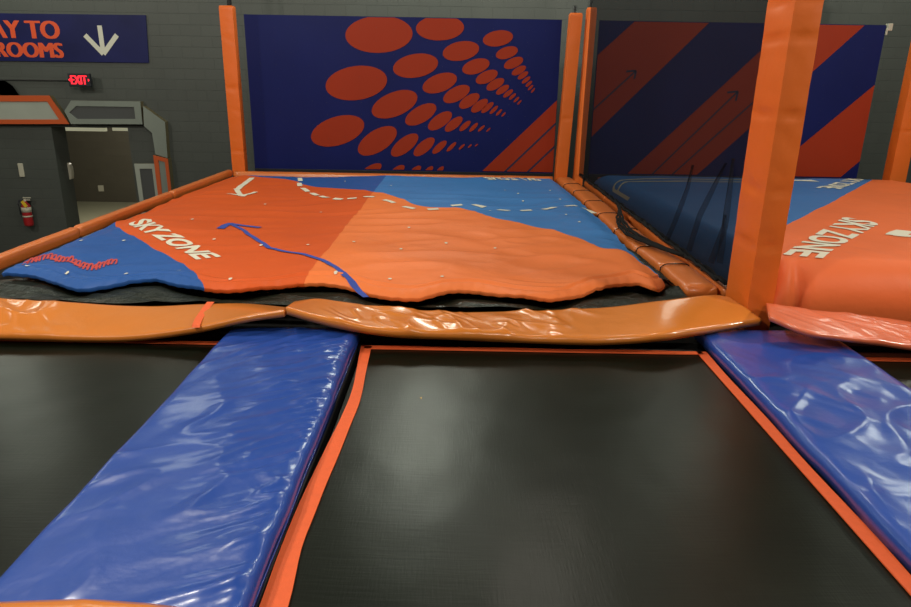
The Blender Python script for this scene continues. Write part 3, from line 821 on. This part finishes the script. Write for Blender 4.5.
dots = [(379,34.4,33.6,18.5,2),(356.4,83,31,17,8),(337.7,130.8,27.5,14.2,17),(415.6,65.7,22.8,11.8,10),(394.6,104.2,24.2,12,22),(377.4,140.8,22,10.8,32),
(440,28,24,12.5,2),(460.9,51,18.5,9.5,11),(439.7,83,18,9,20),(420.8,114.4,17.4,8.2,30),(404.7,145,16.5,7.2,38),(497.9,38.4,15.2,7.9,10),(475.9,66.4,14.2,7.2,18),
(456.5,94,14.6,7,28),(440,120.8,14,6.4,35),(424.1,146.8,13,5.6,40),(506.8,52.7,11.4,5.8,18),(486.7,76.9,11.8,5.8,25),(469.3,100.9,11.7,5.5,33),(453.7,124.1,10.8,4.6,39),
(439.5,147.1,9.2,3.4,42),(513.5,62.9,10.3,4.9,24),(495.3,84.3,9.9,4.6,30),(479.5,105.7,10,4.4,37),(465,125.9,7.2,2.7,42),(451.4,146.8,6.5,1.9,44),(518.8,70.5,8,3.5,30),
(502.5,89.7,7.6,3.2,34),(487.4,107.5,7.8,2.8,41),(473.6,127.2,6,1.9,45),(461.7,146.8,4,1.1,43),(522.9,75.4,6.2,2.5,35),(508,93.5,6,2.3,38),(493.8,109.8,5.6,1.8,45),
(481.3,128.4,4.5,1.3,43),(526,80,5.2,1.9,38),(512.4,96.5,4.6,1.5,42),(499,112.4,4.4,1.3,46),(528.8,83.8,4.2,1.5,42),(516.3,99.6,3.8,1.2,44),(530.5,87.6,3.6,1.2,45),
(519.3,102.4,3,.9,46),(503.5,114.4,3,.9,46),(533,90.4,3,.9,50),(488.4,129.7,2.8,.8,43),(469.8,146,2.6,.8,40),(476.5,145,2,.6,40),
(371,170.5,12,5,30),(397,171,9,4,36),(415,171,7.5,3.3,40),(428.5,170.5,6,2.6,42),(440,170,5,2.2,44)]
sh = []
for cx_, cy_, rx, ry, an in dots:
    a = math.radians(an)
    poly = []
    for k in range(40):
        t = k * 2 * math.pi / 40; u, v = rx * math.cos(t), ry * math.sin(t)
        poly.append(wall_pt(cx_ + u * math.cos(a) - v * math.sin(a), cy_ - (u * math.sin(a) + v * math.cos(a))))
    sh.append((0, poly))
W = lambda *p: [wall_pt(x, y) for x, y in p]
def line(a, b, w_):
    a, b = Vector(wall_pt(*a)), Vector(wall_pt(*b)); t = (b - a).normalized(); n = Vector((-t.y, t.x)) * w_ / 2
    return [tuple(a + n), tuple(a - n), tuple(b - n), tuple(b + n)]
sh.append((0, W((480,173),(572,86),(572,180),(480,180))))
sh += [(1, line((504,172.5),(572,108),.03)), (1, line((527,172.5),(572,130),.03))]
banner(-3.45, 1.60, .19, 2.60, 'large navy banner printed with orange dots shrinking to the right', sh)
sh = [(0, W((560,90),(590,62),(645,12),(720,12),(585,143),(560,168))),
      (0, W((620,180),(629,172),(810,5),(890,0),(867,23),(700,172),(690,180))),
      (0, W((765,178),(799.7,146.6),(875.4,84),(900,64),(900,120),(859,161.5),(838,179))),
      (1, line((560,140),(636,70.6),.025)), (1, line((636,70.6),(626,71.5),.03)), (1, line((636,70.6),(634,79),.03)),
      (1, line((648,178),(737.8,91.4),.025)), (1, line((737.8,91.4),(727,92.5),.03)), (1, line((737.8,91.4),(735.5,101),.03)),
      (1, line((668,178),(760,96),.025))]
banner(2.2, 6.74, .19, 2.60, 'navy and rust striped banner with thin arrows, mostly seen through the net', sh)
# bracket at its top right corner
bm = bmesh.new(); p = ony(888, 27, BY); box(bm, p.x - .02, p.x + .05, BY - .05, BY + .05, p.z - .06, p.z + .05, .01)
box(bm, p.x - .035, p.x - .01, BY - .04, BY - .01, p.z - .12, p.z - .02, .004)
tag(link('corner_bracket', bm, M['plastic_pale']), 'small pale metal bracket at the top right corner of the striped banner', 'bracket')

# ------------------------------------------------------------------ puffy airbag (right bay)
def hedge(e, r): 
    e = max(0, min(r, e)); return math.sqrt(max(0, 1 - (1 - e / r) ** 2))
def xl2(y): return 2.17
def ab2(x, y):
    top = smooth([(4.4, .44), (4.9, .45), (6.5, .40), (9, .31), (11.1, .25)], y)
    e = min(x - 2.30, 7.0 - x + .0); 
    f = hedge(y - 4.5, .24) * hedge(x - xl2(y), .16 + .1 * sstep(5.5, 8, y)) * hedge(11.08 - y, .12)
    z = .06 + (top - .06) * f
    z += .012 * N(x * .9, y * .8, 20) * f + .006 * N(x * 3, y * 2.5, 21) * f
    z += .010 * (1 - 2 * abs(N(x * 2.6, y * 2.2 + x, 24))) * sstep(6.2, 4.8, y) * f
    return z
air2 = empty('landing_airbag', (4.6, 7.8, 0), 'puffy raised landing airbag in orange and blue cloth below the striped banner', 'airbag', 'landing airbags')
qa, qb = onz(868, 182, .27), onz(785, 229, .38)
sl = (qa.y - qb.y) / (qa.x - qb.x)
lf = lambda x: qa.y + (x - qa.x) * sl
ys = [(x, lf(x)) for x in (2.0, 4.0, 6.0, 8.0)]
M['cover2'] = cover_material('printed_puffy_cover', 2.0, 8.0, [([(x, max(0.2, min(13.8, y))) for x, y in ys], 1)], (.82, .165, .045), (.045, .17, .44), .5)
print('cover2 line', ys)
bm = bmesh.new(); rows = []
xs = [.26 * (1 - math.cos(k / 16 * math.pi / 2)) for k in range(16)] + [.26 + (4.75 - .26) * k / 130 for k in range(131)]
ysl = [4.5 + .25 * (1 - math.cos(k / 22 * math.pi / 2)) for k in range(22)] + [4.75 + (10.96 - 4.75) * k / 150 for k in range(150)] + [10.96 + .12 * math.sin(k / 6 * math.pi / 2) for k in range(7)]
for y in ysl:
    rows.append([bm.verts.new((x + xl2(y), y + .05 * math.exp(-((x - .20 - .25 * (y - 4.5)) / .05) ** 2) * sstep(4.75, 4.55, y) - .02 * (1 if y < 4.74 else 0) * math.sin(math.pi * hedge(y - 4.5, .24)), ab2(x + xl2(y), y))) for x in xs])
for A, B in zip(rows, rows[1:]):
    for i in range(len(xs) - 1): bm.faces.new((A[i], A[i + 1], B[i + 1], B[i]))
link('cover', bm, M['cover2'], air2, True)
put_text('SKY ZONE', [(844,215.5), (781,262), (822,265.5), (880,223)], .41, ab2, M['fabric_white'], air2, offset=.03)
put_text('SKY ZONE', [(849,177.7), (815,190), (840,191.3), (865,179)], .27, ab2, M['fabric_white'], air2, offset=.03)
bm = bmesh.new()
pt2 = lambda L, z: [(onz(x, y, z).x, onz(x, y, z).y) for x, y in L]
ribbon(bm, pt2([(786,179.8),(800,180.2),(815,180.6)], .27), [.08, .14, .3])
drape(bm, ab2, .006); link('white_arrow_print', bm, M['fabric_white'], air2); bm = bmesh.new()
ribbon(bm, pt2([(893.5,241.5),(898,238.5),(905,235.3)], .38), .15); ribbon(bm, pt2([(893,240.6),(903,242),(916,243.2)], .38), .13);
drape(bm, ab2, .006); link('white_arrow_print', bm, M['fabric_white'], air2)
for L_ in ([(752,180.6),(700,180.4),(660,180.3),(644,180.3),(632,180.8),(623,181.3),(616,183.6),(610,187.5),(606,194)],
           [(752,183.6),(700,183.4),(660,183.3),(644,183.3),(634,183.8),(627,184),(621,186.2),(616,189.6),(612,196)]):
    q = []
    for a, b in zip(L_, L_[1:]):
        for t in (0, .33, .67): q.append((a[0] + (b[0] - a[0]) * t, a[1] + (b[1] - a[1]) * t))
    q.append(L_[-1]); bm = bmesh.new(); ribbon(bm, [(max(p[0], xl2(p[1]) + .05), p[1]) for p in pt2(q, .252)], [.10 if k < 13 else max(.03, .10 - .012 * (k - 12)) for k in range(len(q))])
    drape(bm, ab2, .006); link('stitched_line_print', bm, M['plastic_pale'], air2)

# ------------------------------------------------------------------ the hanging net
net = empty('safety_net', (1.99, 8.0, .15), 'black see-through safety net hanging between the near and far orange posts', 'net')
bm = bmesh.new(); rows = []
folds = []
for j in range(37):
    z = .19 + (4.4 - .19) * j / 36; row = []
    for i in range(221):
        y = 4.765 + (11.30 - 4.765) * i / 220
        x = 1.985 + .012 * N(y * 1.2, z * .5, 2)
        lowf = sstep(1.6, .2, z)
        for fy, am in folds:
            c = fy + .35 * (z - .3); d = (y - c) / .07
            x += am * lowf * d * math.exp(-d * d) * 1.3
        row.append(bm.verts.new((x, y, z)))
    rows.append(row)
for A, B in zip(rows, rows[1:]):
    for i in range(220): bm.faces.new((A[i], A[i + 1], B[i + 1], B[i]))
link('mesh_sheet', bm, M['net'], net, True)
bm = bmesh.new()
P = [(2.0 + .03 * N(k * .5, 3, 1), 4.86 + (11.28 - 4.86) * k / 110, .225 + .02 * N(k * .37, 7, 2)) for k in range(111)]
tube(bm, P, [.02 + .01 * N(k * .8, 1, 1) for k in range(111)], 7)
P = [(1.97 + .03 * N(k * .3, 13, 1), 4.95 + (10.5 - 4.9) * k / 90, .225 + .015 * N(k * .57, 17, 2)) for k in range(91)]
tube(bm, P, [.013 + .008 * N(k * .9, 5, 1) for k in range(91)], 6)
link('gathered_hem', bm, M['black_cloth'], net, True)
for path in ([(693,165),(687,188),(674,222),(666,240)], [(726,163),(714,185),(699,215),(688,250)], [(750,163),(740,188),(724,226),(710,262)], [(744,224),(736,244),(727,268)]):
    bm = bmesh.new(); L = []           # gathers in the netting, doubled cloth
    q = []
    for a, b in zip(path, path[1:]):
        for t in (0, .25, .5, .75): q.append((a[0] + (b[0] - a[0]) * t, a[1] + (b[1] - a[1]) * t))
    q.append(path[-1]); n = len(q)
    for k, (px_, py_) in enumerate(q):
        r = ray(px_, py_); p = EYE + r * (1.965 / r.x); p.z = max(p.z, .23); p.y = max(p.y, 4.95)
        wd = .055 * min(1, (k + .2) / (n * .5))
        L.append([bm.verts.new((p.x + dx_, p.y + wd * o, p.z)) for o, dx_ in ((-1, .01), (-.4, -.006), (.1, -.012), (.5, -.006), (1, .01))])
    for A, B in zip(L, L[1:]):
        for c in range(4): bm.faces.new((A[c], A[c + 1], B[c + 1], B[c]))
    link('net_fold', bm, M['net_fold'], net, True)
bm = bmesh.new()   # slack net lying over the border pad
for s_ in range(4):
    P = []
    for k in range(30):
        t = k / 29; y = 8.3 - t * 2.6
        P.append((1.96 - (.20 + .03 * s_) * math.sin(math.pi * t ** 1.3) + .02 * N(k * .4, s_ * 3, 3), y, .228 + .010 * N(k * .5, s_, 9) - .003 * s_))
    tube(bm, P, .012, 6)
link('slack_fold', bm, M['black_cloth'], net, True)

# ------------------------------------------------------------------ left wall: sign, exit sign, doorway frame, extinguisher
SY = WY - .03
sp = lambda x, y, Y=SY: (ony(x, y, Y).x, ony(x, y, Y).z)
sign = empty('hanging_sign', (ony(70, 60, SY).x, SY, 1.9), 'wide navy wayfinding sign with orange words and a white down arrow', 'sign')
bm = bmesh.new(); prism(bm, [(-11.6, 1.88), (ony(148.5, 62, SY).x, 1.90), (ony(145.5, 15.5, SY).x, 2.76), (-11.6, 2.74)], SY, WY - .002)
link('panel', bm, M['sign_navy'], sign)
def wall_text(txt, x0, x1, z0, z1, Y, mtl, parent, bold=.0, name='lettering'):
    src = font_mesh(txt, 0)
    out = bmesh.new()
    for k, dx_ in enumerate((-bold, 0, bold)):
        mp_ = {}
        for v in src.verts: mp_[v] = out.verts.new((x0 + (x1 - x0) * v.co.x + dx_, Y - .0004 * k, z0 + (z1 - z0) * v.co.y))
        for f in src.faces: out.faces.new([mp_[v] for v in f.verts])
    src.free(); out.normal_update()
    for f in out.faces:
        if f.normal.y > 0: f.normal_flip()
    return link(name, out, mtl, parent)
a = sp(60, 39); b = sp(-3.5, 39); c = sp(60, 21)
wall_text('WAY TO', a[0] - 1.80, a[0], a[1], c[1], SY - .003, M['sign_orange'], sign, .024)
a = sp(63.5, 58); c = sp(63.5, 43)
wall_text('RESTROOMS', a[0] - 2.10, a[0], a[1], c[1], SY - .003, M['sign_orange'], sign, .024)
bm = bmesh.new()
def stroke(bm, a, b, w_, Y):
    a, b = Vector(a), Vector(b); t = (b - a).normalized(); n = Vector((-t.y, t.x)) * w_ / 2
    bm.faces.new([bm.verts.new((p.x, Y, p.y)) for p in (a + n, a - n, b - n, b + n)])
tip = sp(103.5, 54)
stroke(bm, sp(99.5, 25.5), tip, .09, SY - .004); stroke(bm, sp(85, 35), tip, .09, SY - .0045); stroke(bm, sp(117, 35), tip, .09, SY - .005)
bm.normal_update()
for f in bm.faces:
    if f.normal.y > 0: f.normal_flip()
link('arrow', bm, M['sign_white'], sign)

EY = 13.72
ex = empty('exit_sign', (*[ony(79, 79, EY)[i] for i in (0, 1, 2)],), 'small glowing red exit sign on the grey wall under the navy sign', 'sign')
a, b = sp(69, 86.5, EY), sp(89, 73.5, EY)
bm = bmesh.new(); box(bm, a[0], b[0], EY, EY + .08, a[1], b[1], .01); link('housing', bm, M['plastic_black'], ex)
bm = bmesh.new(); box(bm, (a[0]+b[0])/2 - .03, (a[0]+b[0])/2 + .03, EY + .08, WY, (a[1]+b[1])/2 - .03, (a[1]+b[1])/2 + .03); link('bracket', bm, M['plastic_black'], ex)
wall_text('EXIT', a[0] + .06, b[0] - .06, a[1] + .045, b[1] - .04, EY - .003, M['exit_glow'], ex, .009)
for s_ in (-1, 1):
    bm = bmesh.new()
    xc = (a[0] + b[0]) / 2 + s_ * ((b[0] - a[0]) / 2 - .022); zc = (a[1] + b[1]) / 2
    f = bm.faces.new([bm.verts.new((xc + s_ * .016, EY - .003, zc)), bm.verts.new((xc - s_ * .016, EY - .003, zc + .03)), bm.verts.new((xc - s_ * .016, EY - .003, zc - .03))])
    link('chevron', bm, M['exit_glow'], ex)
bm = bmesh.new(); z = sp(0, 79.5, WY)[1]; tube(bm, [(-12.9, WY - .03, z - .02), (-10, WY - .03, z - .01), (ony(70, 79, WY).x, WY - .03, z)], .012, 8)
tag(link('conduit', bm, M['black_steel'], None, True), 'thin dark conduit running left from the exit sign along the wall', 'pipe')

def framed(name, outer, inner, Y0, Y1, mf, mi, label, dz=.03):
    root = empty(name, (sum(p[0] for p in outer) / len(outer), Y0, min(p[1] for p in outer)), label, 'panel', 'entrance surround panels')
    bm = bmesh.new(); prism(bm, outer, Y0 + .02, Y1, 0, 1); link('backing', bm, [mi, M['tan_foam']], root)
    bm = bmesh.new(); n = len(outer)
    ao = [bm.verts.new((p[0], Y0, p[1])) for p in outer]; ai = [bm.verts.new((p[0], Y0, p[1])) for p in inner]
    bo = [bm.verts.new((p[0], Y0 + .02, p[1])) for p in outer]; bi = [bm.verts.new((p[0], Y0 + .02, p[1])) for p in inner]
    for k in range(n):
        k2 = (k + 1) % n
        bm.faces.new((ao[k], ao[k2], ai[k2], ai[k])); bm.faces.new((ao[k], bo[k], bo[k2], ao[k2])); bm.faces.new((ai[k], ai[k2], bi[k2], bi[k]))
    bmesh.ops.recalc_face_normals(bm, faces=bm.faces)
    link('frame', bm, mf, root); return root
PY = 13.86
pp = lambda *L: [sp(x, y, PY) for x, y in L]
framed('entrance_panel', pp((-60,95.5),(49,95.5),(69,124),(-60,124)), pp((-52,101.5),(47,101.5),(59,119.5),(-52,119.5)), PY, WY, M['orange_foam'], M['white_foam'], 'orange framed white header panel at the left edge above the wall')
framed('entrance_panel', pp((64.3,111),(71,100.5),(140,101.5),(142.3,124.3),(71,124)), pp((69,112.5),(76,106),(134,107),(135.4,119),(77,119)), PY, WY, M['grey_foam'], M['dark_foam'], 'grey framed dark header panel above the doorway')
bm = bmesh.new(); prism(bm, pp((143,106),(165,122),(167.5,158),(155.4,154.3),(152,133),(144,126)), PY, WY, 0, 1)
tag(link('entrance_panel', bm, [M['grey_foam'], M['tan_foam']]), 'plain grey angled corner panel right of the doorway header', 'panel', 'entrance surround panels')
framed('entrance_panel', pp((154,155),(168.5,158.6),(178,246),(165,246)), pp((159,160),(165.6,161.8),(175,242),(168,242)), PY - .04, WY, M['orange_foam'], M['grey_foam'], 'orange framed upright panel right of the doorway, below the grey corner')
framed('entrance_panel', pp((132.9,164),(154.3,164),(163,246),(145,246)), pp((138.2,169),(151,169),(160,242),(148,242)), PY + .05, WY, M['white_foam'], M['dark_foam'], 'pale framed dark upright panel beside the doorway')

# black speaker on top of the header
bm = bmesh.new(); a = sp(-25, 94.6, PY + .1); b = sp(18, 81, PY + .1)
prism(bm, [(a[0], a[1]), (b[0], a[1]), (b[0] - .10, b[1] - .09), (b[0] - .22, b[1]), (a[0], b[1])], PY + .06, WY - .08)
tag(link('loudspeaker', bm, M['plastic_black']), 'black rounded loudspeaker sitting on the orange framed header panel', 'speaker')

# fire extinguisher
fx = ony(26.5, 210, 13.86); z0 = ony(28, 226, 13.86).z; z1 = ony(22, 195, 13.86).z
ext = empty('fire_extinguisher', (fx.x, 13.86, z0), 'red fire extinguisher with yellow tag hanging on the grey wall', 'fire extinguisher')
h = z1 - z0
bm = bmesh.new(); lathe(bm, [(.05, 0), (.085, .015), (.09, .05), (.09, h * .62), (.075, h * .70), (.035, h * .76), (.03, h * .80)], fx.x, 13.86, z0); link('cylinder', bm, M['red_paint'], ext, True)
bm = bmesh.new(); lathe(bm, [(.0925, h * .46), (.0925, h * .62)], fx.x, 13.86, z0); link('paper_label', bm, M['plastic_pale'], ext, True)
bm = bmesh.new(); lathe(bm, [(.0925, h * .30), (.0925, h * .35)], fx.x, 13.86, z0); link('decal', bm, M['plastic_pale'], ext, True)
bm = bmesh.new(); tube(bm, [(fx.x, 13.86, z0 + h * .80), (fx.x, 13.86, z0 + h * .88)], .025, 10); box(bm, fx.x - .03, fx.x + .13, 13.85, 13.87, z0 + h * .90, z0 + h * .93, .003); box(bm, fx.x - .03, fx.x + .11, 13.85, 13.87, z0 + h * .83, z0 + h * .86, .003); link('valve_handle', bm, M['plastic_pale'], ext)
bm = bmesh.new(); tube(bm, [(fx.x - .02, 13.84, z0 + h * .85), (fx.x - .09, 13.82, z0 + h * .84), (fx.x - .12, 13.81, z0 + h * .70), (fx.x - .10, 13.81, z0 + h * .5), (fx.x - .095, 13.81, z0 + h * .38)], .014, 8); link('hose', bm, M['plastic_black'], ext, True)
bm = bmesh.new(); prism(bm, [(fx.x - .02, z0 + h * .80), (fx.x + .03, z0 + h * .86), (fx.x + .11, z0 + h * .68), (fx.x + .05, z0 + h * .62)], 13.75, 13.755); link('inspection_tag', bm, M['yellow_tag'], ext)
bm = bmesh.new(); box(bm, fx.x - .02, fx.x + .02, 13.9, WY, z0 + h * .2, z0 + h * .8); link('wall_bracket', bm, M['black_steel'], ext)

def plate(name, px0, py0, px1, py1, Y, mtl, label, cat, bev=.008, th=.03):
    a, b = sp(px0, py1, Y), sp(px1, py0, Y); bm = bmesh.new(); box(bm, a[0], b[0], Y, Y + th, a[1], b[1], bev)
    return tag(link(name, bm, mtl), label, cat)
plate('pull_station', 19.5, 163.5, 22, 177, WY - .035, M['plastic_pale'], 'small upright pale fitting on the grey wall above the fire extinguisher', 'wall fitting', .01, .033)
plate('wall_switch', 98.5, 185.5, 103, 191.5, 20.565, M['plastic_pale'], 'small pale switch plate on the far wall inside the doorway', 'switch', .01, .033)
bm = bmesh.new(); c = ony(70, 172, WY + .3)
prism(bm, [(DX0 + .001, c.z - .17), (DX0 + .04, c.z - .15), (DX0 + .06, c.z - .05), (DX0 + .06, c.z + .06), (DX0 + .04, c.z + .15), (DX0 + .001, c.z + .18)], WY + .36, WY + .46)
tag(link('wall_bumper', bm, M['plastic_pale']), 'pale rounded fitting on the side of the doorway opening', 'wall fitting')
